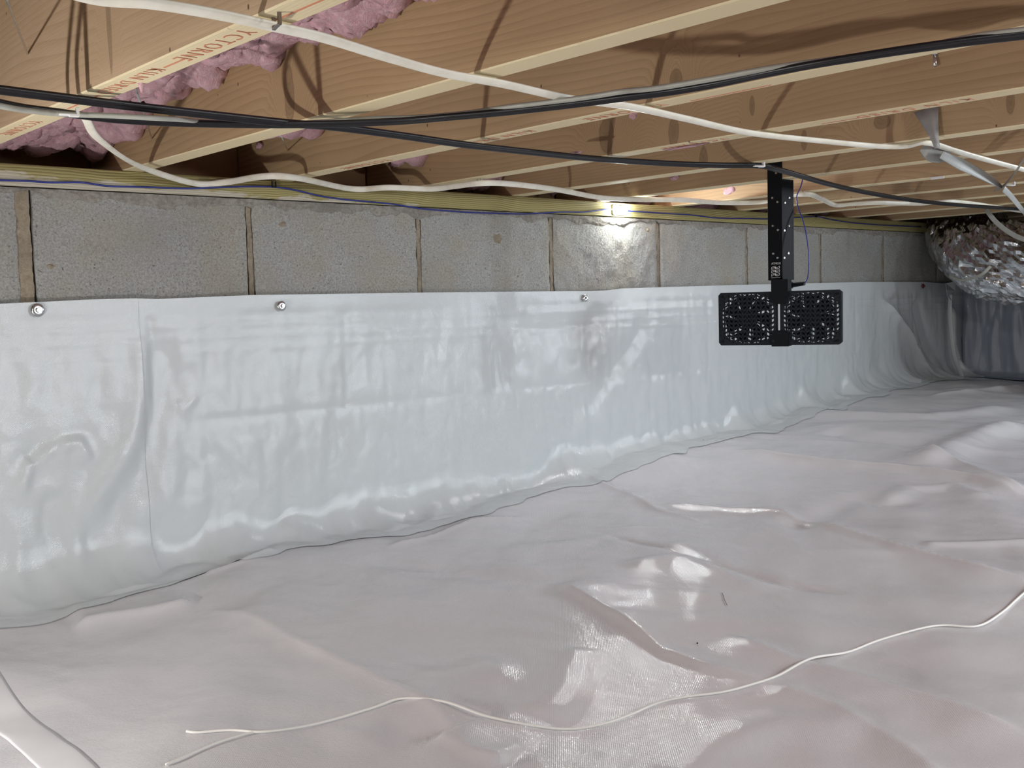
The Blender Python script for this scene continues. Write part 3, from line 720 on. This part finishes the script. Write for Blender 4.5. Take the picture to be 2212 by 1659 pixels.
# blue wire along the sill
bw = [onY(q[0], q[1], -.0075) for q in [(-60, 386), (0, 389), (60, 391), (110, 394), (175, 394), (235, 402), (310, 404), (400, 407), (470, 405), (530, 403), (592, 404), (640, 411), (690, 423),
      (745, 431), (800, 436), (850, 441), (905, 450), (960, 455), (1020, 459), (1080, 461), (1140, 462), (1210, 458), (1260, 458), (1300, 453), (1318, 452), (1360, 456), (1395, 458),
      (1440, 461), (1500, 465), (1550, 471), (1620, 472), (1660, 473), (1720, 470), (1765, 468), (1800, 475), (1850, 482), (1920, 487), (1990, 490)]]
tag(ribbon('blue_wire', bw, oval(.0034, .0030, 8), M_BLUE, upv=(0, -1, 0), n=5), 'thin blue wire running along the sill plate through the lamp', 'wire', 'blue wires')
fw_ = [onX(q[0], q[1], 2.02) for q in [(1736, 380), (1729, 405), (1721, 425), (1724, 448), (1734, 475), (1742, 510), (1747, 550), (1746, 590), (1742, 606), (1734, 613)]]
tag(ribbon('blue_wire', fw_, oval(.0026, .0026, 8), M_BLUE, upv=(0, -1, 0), n=6), 'thin blue wire hanging beside the fan bracket down to its plug', 'wire', 'blue wires')
lp = [onX(q[0], q[1], XR['F']+.57) for q in [(1829, 371), (1838, 382), (1850, 383), (1862, 375), (1856, 372), (1844, 374), (1850, 384), (1866, 382), (1868, 370)]]
tag(ribbon('blue_wire', lp, oval(.003, .003, 8), M_BLUE, upv=(1, 0, 0), n=6), 'small loops of blue wire tucked against a joist right of the fan', 'wire', 'blue wires')
# staples, clips
def staple(px, py, z, w_, ang, mat, label, name='cable_staple', base=None):
    p = onZ(px, py, z) if base is None else base; m = MB()
    m.box((0, 0, 0), (w_, .0035, .0016), .0004); m.box((-w_/2, 0, .005), (.0018, .0035, .012), .0004); m.box((w_/2, 0, .005), (.0018, .0035, .012), .0004)
    o = m.build(name, mat, loc=tuple(p)); o.rotation_euler = (0, 0, ang)
    return tag(o, label, 'cable clip', 'cable clips and staples')
staple(598, 57, ZJ-.0095, .019, 1.3, M_DSTEEL, 'dark metal staple holding the white cable to the first joist')
staple(1036, 396, ZJ-.0085, .014, 1.4, M_DSTEEL, 'thin staple over the loose white cable near the sill')
staple(1738, 421, ZJ-.0085, .014, 1.2, M_DSTEEL, 'thin staple over the white cable right of the fan bracket')
staple(592, 404, 0, .008, 0, M_BLACK2, 'tiny black clip holding the blue wire on the sill, left', base=onY(592, 404, -.009))
staple(1763, 469, 0, .008, 0, M_BLACK2, 'tiny black clip holding the blue wire right of the fan bracket', base=onY(1763, 469, -.009))
def wclip(px, py, z, label, s=1.0, ang=0.3):
    m = MB(); m.box((0, 0, 0), (.020*s, .0075*s, .0020), .0006); m.box((.008*s, 0, .004), (.003*s, .0075*s, .008), .0006); m.box((.0045*s, 0, -.0012), (.010*s, .0075*s, .0016), .0006)
    o = m.build('cable_clip', M_CLIP, loc=tuple(onZ(px, py, z))); o.rotation_euler = (0, 0, ang)
    return tag(o, label, 'cable clip', 'cable clips and staples')
wclip(150, 248, ZJ-.0300, 'white plastic clip holding the grey and black cables at the left', 1.05, -.25)
wclip(1640, 359, ZJ-.0105, 'white plastic clip holding the black cable beside the fan bracket', 1.1, -.5)
wclip(2182, 400, ZJ-.010, 'white plastic clip at the right edge below the straps', 1.2, -.5)
mk = MB(); q = onX(2025, 384, XR['F']+.266); mk.box((0, 0, 0), (.002, .030, .006), .0005)
tag(mk.build('paper_tag', M_CLIP, loc=tuple(q)), 'small white paper scrap under a joist below the strap knot', 'paper scrap')

# ------------------------------------------------------------ grey straps
FL = oval(.024, .0016, 10)
def strap(P, label, sc=None, tw=None, upv=(0, 0, 1), w_=.024):
    return tag(ribbon('hanging_strap', P, oval(w_, .0016, 10), M_STRAP, upv=upv, twist=tw, scale=sc), label, 'strap', 'grey hanging straps')
zs = ZJ-.004
SU = (-.82, -.55, -.12)
xs0 = XR['E']-.041
L_ = [(1975, 243), (1990, 266), (2004, 288), (2014, 306), (2020, 321)]; R_ = [(2027, 228), (2027, 258), (2027, 285), (2028, 306), (2030, 319)]
V = []
for i, (a, b) in enumerate(zip(L_, R_)):
    dx = .004+.010*i/4
    V += [tuple(onX(a[0], a[1], xs0-dx)), tuple(onX((a[0]+b[0])/2, (a[1]+b[1])/2, xs0-dx-.004)), tuple(onX(b[0], b[1], xs0-dx+.002))]
F = []
for i in range(4): F += [[i*3, i*3+1, i*3+4, i*3+3], [i*3+1, i*3+2, i*3+5, i*3+4]]
st_ = mesh('hanging_strap', V, F, M_STRAP, smooth=True); so = st_.modifiers.new('s', 'SOLIDIFY'); so.thickness = .0012
tag(st_, 'wide grey strap tapering down a joist face to the knot', 'strap', 'grey hanging straps')
kn = [onZ(1993, 317, zs), onZ(2006, 327, zs-.008), onZ(2022, 334, zs-.012), onZ(2038, 333, zs-.010), onZ(2052, 328, zs-.004)]
strap(kn, 'short grey strap loop knotted under the joist', w_=.026, upv=SU, sc=[(0, .6), (.35, 1.1), (.7, 1.0), (1, .5)])
strap([onZ(2034, 334, zs-.018), onZ(2070, 352, zs-.018), onZ(2110, 372, zs-.016), onZ(2145, 391, zs-.014), onZ(2163, 403, zs-.012)],
      'grey strap running from the knot down to the crossing near the right edge', sc=[(0, .7), (.3, 1.1), (.7, .9), (1, .45)], tw=[(0, .2), (1, -.3)], w_=.019, upv=SU)
strap([onZ(2150, 409, zs-.006), onZ(2163, 405, zs-.012), onZ(2176, 393, zs-.014), onZ(2200, 362, zs-.014), onZ(2235, 305, zs-.014)], 'grey strap rising from the crossing to the right edge', tw=[(0, .2), (1, .5)], w_=.013, upv=SU)
strap([onZ(2168, 408, zs-.026), onZ(2184, 424, zs-.024), onZ(2202, 446, zs-.022), onZ(2240, 492, zs-.020)], 'grey strap running down from the crossing past the black cable', w_=.014, upv=SU)
strap([onX(2130, 452, 3.2), onX(2150, 478, 3.2), onX(2180, 502, 3.2), onX(2212, 517, 3.2), onX(2250, 522, 3.2)], 'pale strap hanging in front of the foil duct', upv=SU, w_=.014)

# ------------------------------------------------------------ lamp on the sill
lc = onY(1336, 454.5, -.004); L = empty('sill_lamp', tuple(lc)); tag(L, 'small glowing white lamp module fixed on the sill plate', 'lamp')
m = MB(); m.box((0, -.003, 0), (.052, .006, .024), .002); m.build('lamp_housing', M_CLIP, L)
m = MB(); m.box((0, -.009, 0), (.046, .010, .019), .004); m.build('lamp_lens', M_LED, L, True)

# ------------------------------------------------------------ twin fan on its bracket
FX = XR['F']-.038
fan = empty('twin_fan', (FX, -.547, .03)); tag(fan, 'black twin fan hanging on a slotted metal bracket from the joist', 'fan')
def fp(name, mb, mat, parent=None, smooth=False):
    o = mb.build(name, mat, parent or fan, smooth); 
    o.location = (0, 0, 0)
    return o
OX, OY, OZ = FX, -.547, .03
def loc_(v): return (v[0]-OX, v[1]-OY, v[2]-OZ)
ztop = .30; zbot = float(onX(1690, 605, FX)[2])
yL = float(onX(1660, 500, FX)[1]); yV = float(onX(1691, 500, FX)[1])
m = MB(); m.box(loc_((FX-.0018, (yL+yV)/2, (ztop+zbot)/2)), (.0022, yL-yV, ztop-zbot), .0004); fp('bracket_rail', m, M_BLACK)
rx = float(CAM[0]+ray(1715, 500)[0]*((yV+CD)/ray(1715, 500)[1]))
m = MB(); m.box(loc_(((FX-.003+rx)/2, yV+.0012, (ZJ-.001+zbot)/2)), (rx-FX+.003, .0022, ZJ-.001-zbot), .0004); fp('bracket_flange', m, M_BLACK)
for (px, py) in [(1677, 374), (1669, 427.5), (1680, 436.5), (1670, 488), (1681, 497), (1671, 548), (1680, 557)]:
    q = onX(px, py, FX-.003); m = MB(); m.cyl(loc_(q), loc_(q+np.array([-.0022, 0, 0])), .0030, 10, .0022); fp('bracket_screw', m, M_STEEL)
for (px, py) in [(1704, 427.5), (1694.5, 438), (1703.5, 487.5), (1693.5, 498), (1702, 547), (1693, 557)]:
    q = onY(px, py, yV); m = MB(); m.cyl(loc_(q), loc_(q+np.array([0, -.0022, 0])), .0030, 10, .0022); fp('bracket_screw', m, M_STEEL)
# logo: word over three columns of slanted cells
FD = np.array([0, -1.0, 0]); XF = FX-.0032
lg0 = onX(1666, 576, XF); lg1 = onX(1685, 579, XF); wlg = abs(lg0[1]-lg1[1])
def YZ(x, y, z, s=1.0): return Matrix(((0, 0, -1, x), (-s, 0, 0, y), (0, s, 0, z), (0, 0, 0, 1)))
t = text_mesh('bracket_logo', 'ATMOX', .0066, YZ(*loc_((XF-.0002, lg0[1]-.0006, lg0[2]+.0042))), M_PRINTW, fan, .0001)
m = MB(); ob = MB()
z0 = lg0[2]
for c in range(3):
    for r in range(3):
        ya = lg0[1]-wlg*(.02+c*.35); yb = ya-wlg*.26; zt_ = z0+.001-r*.0074; sl = (.003 if c != 1 else -.003)
        q = [(ya, zt_-(sl if sl > 0 else 0)), (yb, zt_-(0 if sl > 0 else -sl)), (yb, zt_-(0 if sl > 0 else -sl)-.0050), (ya, zt_-(sl if sl > 0 else 0)-.0050)]
        V = [loc_((XF-.0004, a, b)) for a, b in q]
        if c == 1: m.add(V, [[0, 1, 2, 3]])
        else:
            cy = sum(a for a, b in q)/4; cz_ = sum(b for a, b in q)/4
            Vi = [loc_((XF-.0004, cy+(a-cy)*.62, cz_+(b-cz_)*.62)) for a, b in q]
            m.add(V+Vi, [[i, (i+1) % 4, 4+(i+1) % 4, 4+i] for i in range(4)])
m.box(loc_((XF-.0003, lg0[1]-wlg/2, z0-.0245)), (.0002, wlg*1.02, .0010), .00005)
fp('bracket_emblem', m, M_PRINTW)
# the two fans face -x
yl = float(onX(1565, 690, FX)[1]); yr = float(onX(1813, 685, FX)[1]); yc = float(onX(1686, 690, FX)[1])
zt1 = float(onX(1690, 629, FX)[2]); zb1 = float(onX(1690, 744.5, FX)[2]); zc1 = (zt1+zb1)/2; FH = zt1-zb1
slot = .008
yl, yr = yc+.130, yc-.132
def rrect(cy, cz0, w_, h_, r, n=5):
    out = []
    for (sy, sz, a0_) in ((1, 1, 0), (-1, 1, 90), (-1, -1, 180), (1, -1, 270)):
        for i in range(n+1):
            a = math.radians(a0_+90*i/n); out.append((cy+sy*(w_/2-r)+r*math.cos(a), cz0+sz*(h_/2-r)+r*math.sin(a)))
    return out
def ringplate(mb, cy, cz0, w_, h_, x0, x1, rad, n=64, rc=.006):
    """rounded rectangle plate with a wide rounded opening"""
    def out(a):
        c, s_ = math.cos(a), math.sin(a); k = min((w_/2)/max(abs(c), 1e-6), (h_/2)/max(abs(s_), 1e-6)); y, z = k*c, k*s_
        ay, az = abs(y)-(w_/2-rc), abs(z)-(h_/2-rc)
        if ay > 0 and az > 0:
            l = math.hypot(ay, az)
            if l > rc: y = math.copysign(w_/2-rc+ay*rc/l, y); z = math.copysign(h_/2-rc+az*rc/l, z)
        return y, z
    def inn(a):
        c, s_ = math.cos(a), math.sin(a); pw = 3.0
        k = 1/((abs(c)/(w_/2*rad))**pw+(abs(s_)/(h_/2*rad))**pw)**(1/pw); return k*c, k*s_
    V = []; F = []
    for i in range(n):
        a = 2*math.pi*i/n; oy, oz = out(a); iy, iz = inn(a)
        V += [loc_((x0, cy+oy, cz0+oz)), loc_((x0, cy+iy, cz0+iz)), loc_((x1, cy+iy, cz0+iz)), loc_((x1, cy+oy, cz0+oz))]
    for i in range(n):
        j = (i+1) % n
        for k in range(4): F.append([i*4+k, i*4+(k+1) % 4, j*4+(k+1) % 4, j*4+k])
    mb.add(V, F)
def chevrons(mb, cy, cz0, w_, h_, x0, x1, rad, pitch=.0098, vp=.0096, bar=.0038):
    hw, hh = w_/2*rad, h_/2*rad
    def inside(y, z): return (abs(y-cy)/hw)**3+(abs(z-cz0)/hh)**3 < 1.15
    nc = int(round(2*hw/pitch)); pt = 2*hw/nc
    for c in range(nc+1):
        y = cy-hw+c*pt; mb.box(loc_(((x0+x1)/2, y, cz0)), (x1-x0, bar, 2*hh*(1.0 if 0 < c < nc else .8)), .0002)
    for c in range(nc):
        y0 = cy-hw+c*pt; y1 = y0+pt; sl = .0026*(1 if c % 2 else -1)
        k = -int(hh/vp)-1
        while k*vp < hh+vp:
            z = cz0+k*vp
            if inside((y0+y1)/2, z):
                b = bar*.60; V = []
                for x in (x0, x1):
                    V += [loc_((x, y0, z-sl-b)), loc_((x, y1, z+sl-b)), loc_((x, y1, z+sl+b)), loc_((x, y0, z-sl+b))]
                mb.add(V, [[0, 1, 2, 3], [7, 6, 5, 4], [0, 4, 5, 1], [3, 2, 6, 7]])
            k += 1
for side, (ya, yb) in enumerate(((yl, yc+slot/2), (yc-slot/2, yr))):
    cy = (ya+yb)/2; W = abs(ya-yb); x0 = FX-.018
    hs = MB(); ringplate(hs, cy, zc1, W, FH, x0, x0+.020, .93); ho = fp('fan_housing', hs, M_BLACK2)
    g = MB(); chevrons(g, cy, zc1, W, FH, x0-.0008, x0+.0012, .945); go = fp('front_grille', g, M_BLACK2); go.parent = ho
    g = MB(); chevrons(g, cy, zc1, W, FH, x0+.0195, x0+.0210, .945, pitch=.0104, vp=.0104, bar=.0016); go = fp('rear_grille', g, M_BLACK2); go.parent = ho
    ro = MB(); ro.cyl(loc_((x0+.004, cy, zc1)), loc_((x0+.017, cy, zc1)), .021, 24)
    for k in range(7):
        a = 2*math.pi*k/7+side; V = []
        for i in range(5):
            f = i/4; r = .018+f*(FH/2-.022); da = .30*f
            for xx_, dd in ((x0+.005, .0), (x0+.017, .72)):
                V.append(loc_((xx_, cy+r*math.cos(a+da+dd), zc1+r*math.sin(a+da+dd))))
        ro.add(V, [[2*i, 2*i+1, 2*i+3, 2*i+2] for i in range(4)])
    rr = fp('fan_rotor', ro, M_BLACK2); rr.parent = ho
    for sy in (-1, 1):
        for sz in (-1, 1):
            m = MB(); q = loc_((x0-.001, cy+sy*(W/2-.0085), zc1+sz*(FH/2-.0085))); m.cyl(q, (q[0]-.0012, q[1], q[2]), .0030, 10); s_ = fp('corner_screw', m, M_BLACK); s_.parent = ho
# centre mount (tapered) and lower clip
def taper(mb, y0, y1, zt_, zm, zb_, inset, x0, x1):
    out = [(y0, zt_), (y1, zt_), (y1, zm), (y1+inset, zb_), (y0-inset, zb_), (y0, zm)]
    V = [loc_((x0, a, b)) for a, b in out]+[loc_((x1, a, b)) for a, b in out]; n = 6
    mb.add(V, [list(range(n)), list(range(2*n-1, n-1, -1))]+[[i, n+i, n+(i+1) % n, (i+1) % n] for i in range(n)])
XM = FX-.030
ya = float(onX(1669, 620, XM)[1]); yb = float(onX(1700, 620, XM)[1])
m = MB(); taper(m, ya, yb, float(onX(1685, 603, XM)[2]), float(onX(1685, 645, XM)[2]), float(onX(1685, 657, XM)[2]), .007, XM, FX+.012); fp('fan_mount', m, M_BLACK)
m = MB(); taper(m, ya, yb, float(onX(1685, 749, XM)[2]), float(onX(1685, 723, XM)[2]), float(onX(1685, 715, XM)[2]), .007, XM, FX+.012); fp('lower_clip', m, M_BLACK)
q = onX(1673, 737, XM); m = MB(); m.cyl(loc_(q), loc_(q+np.array([-.0015, 0, 0])), .0032, 12); fp('clip_screw', m, M_BLACK2)
q0 = onX(1703, 616, 2.02); q1 = onX(1711, 616, 2.02); q2 = onX(1738, 612.5, 2.02)
m = MB(); m.cyl(loc_(q0), loc_(q1), .0075, 14); m.cyl(loc_(q1), loc_(q2), .0052, 14, .0040); fp('power_plug', m, M_BLACK2, smooth=False)

# turn the fan pair, its mount and clip a little on the bracket
Rz = Matrix.Rotation(math.radians(22), 4, 'Z'); pv = Vector(loc_((FX-.004, yc, zc1)))
TM = Matrix.Translation(pv) @ Rz @ Matrix.Translation(-pv)
for o in list(bpy.data.objects):
    if o.parent == fan and o.name.split('.')[0] in ('fan_housing', 'fan_mount', 'lower_clip', 'clip_screw'):
        o.matrix_local = TM if o.name.startswith('fan_housing') else Matrix.Translation((0, .015, 0)) @ TM

# ------------------------------------------------------------ foil duct
C = catmull([(3.90, -.06, .46), (3.86, -.07, .40), (3.80, -.12, .30), (3.71, -.18, .18), (3.62, -.27, .115), (3.54, -.40, .085), (3.48, -.62, .06), (3.44, -.95, .0), (3.44, -1.5, -.03), (3.46, -2.2, -.0)], 17)  # unseen run past the frame dips low to block lamplight from the far wall
T = np.gradient(C, axis=0); T /= np.linalg.norm(T, axis=1)[:, None]; nu = 84; m_ = len(C)
arc = np.concatenate([[0], np.cumsum(np.linalg.norm(np.diff(C, axis=0), axis=1))])
a = np.cross(T, np.array([1., 0.05, .1])); a /= np.linalg.norm(a, axis=1)[:, None]; b = np.cross(T, a)
th = np.linspace(0, 2*np.pi, nu, endpoint=False); TH, AR = np.meshgrid(th, arc)
cx_, sx_ = np.cos(TH)*3, np.sin(TH)*3
Rr = .128+.022*np.abs(fbm(cx_*1.0+AR*6, sx_*1.0+AR*4, 701, 3))+.006*ridged(cx_*1.6+AR*9, sx_*1.6-AR*9, 711)-.004+.004*ridged(cx_*.8-AR*16, sx_*.8+AR*14, 731)
Rr = Rr+.006*(np.random.RandomState(5).rand(*Rr.shape)-.5)
V = C[:, None, :]+(np.cos(TH)*Rr)[..., None]*a[:, None, :]+(np.sin(TH)*Rr)[..., None]*b[:, None, :]
dd = grid('foil_duct', V.reshape(-1, 3), nu, m_, M_FOIL, closed_u=True, smooth=False)
tag(dd, 'crinkled silver foil flexible duct bending down from the joists at the right edge', 'duct')
PS = [onX(q[0], q[1], x) for q, x in (((2050, 596), 3.46), ((2075, 605), 3.40), ((2100, 601), 3.36), ((2122, 592), 3.34), ((2140, 575), 3.34))]
tag(ribbon('duct_band', PS, oval(.010, .003), M_GCAB, upv=(-.8, -.5, -.2)), 'dull beige band around the bend of the foil duct', 'band')

# ------------------------------------------------------------ floor things
cord = [(2330, 1195), (2212, 1288), (2165, 1325), (2112, 1354), (2040, 1355), (1990, 1363), (1900, 1381), (1830, 1405), (1750, 1440), (1680, 1468), (1620, 1485), (1560, 1499), (1480, 1508), (1420, 1517), (1360, 1538), (1300, 1557),
        (1230, 1569), (1150, 1573), (1050, 1567), (960, 1549), (870, 1543), (800, 1558), (700, 1583), (620, 1603), (560, 1613), (500, 1611), (430, 1617), (405, 1615)]
tag(ribbon('floor_string', [on_floor(q[0], q[1], .0022) for q in cord], oval(.0032, .0030, 8), M_WSTR, n=8), 'thin white cord snaking across the sheeted floor', 'cord')
tag(ribbon('floor_string', [on_floor(q[0], q[1], .0018) for q in [(552, 1613), (520, 1622), (470, 1640), (420, 1660), (360, 1685)]], oval(.0028, .0024, 8), M_WSTR, n=8), 'short frayed end of white cord branching at the lower left', 'cord')
# taped seam at the lower left
la = [(-60, 1395), (0, 1455), (75, 1548), (125, 1588), (165, 1622), (200, 1662), (230, 1700)]; lb = [(-110, 1500), (0, 1590), (30, 1616), (55, 1638), (78, 1664), (95, 1690), (110, 1720)]
A = catmull([px_floor(*q) for q in la], 14); B = catmull([px_floor(*q) for q in lb], 14); rows = []
for f in np.linspace(0, 1, 16):
    Q = A*(1-f)+B*f; z = floor_z(Q[:, 0], Q[:, 1])+.0006+.0008*(4*f*(1-f))**.3
    rows.append(np.stack([Q[:, 0], Q[:, 1], z], 1))
tp = grid('seam_tape', np.concatenate(rows), len(A), 16, plain('white_tape', (.73, .715, .735), .30)); so = tp.modifiers.new('s', 'SOLIDIFY'); so.thickness = .0003
tag(tp, 'strip of white tape over a floor sheet seam at the lower left corner', 'tape')
tag(ribbon('hair', [on_floor(q[0], q[1], .001) for q in [(1560, 1293), (1563, 1300), (1565, 1306), (1571, 1316)]], oval(.0007, .0006, 6), M_DARK, n=5), 'tiny dark curled fibre lying on the floor sheet', 'fibre')
for i, (px, py) in enumerate([(1519, 957), (1506, 1396)]):
    p = on_floor(px, py, .0012); m = MB(); m.cyl(p, p+np.array([.002, .001, .0004]), .0009, 6)
    tag(m.build('debris_crumb', M_DARK), ['small dark crumb near the base of the wall sheet', 'tiny dark speck on the floor near the white cord'][i], 'crumb')
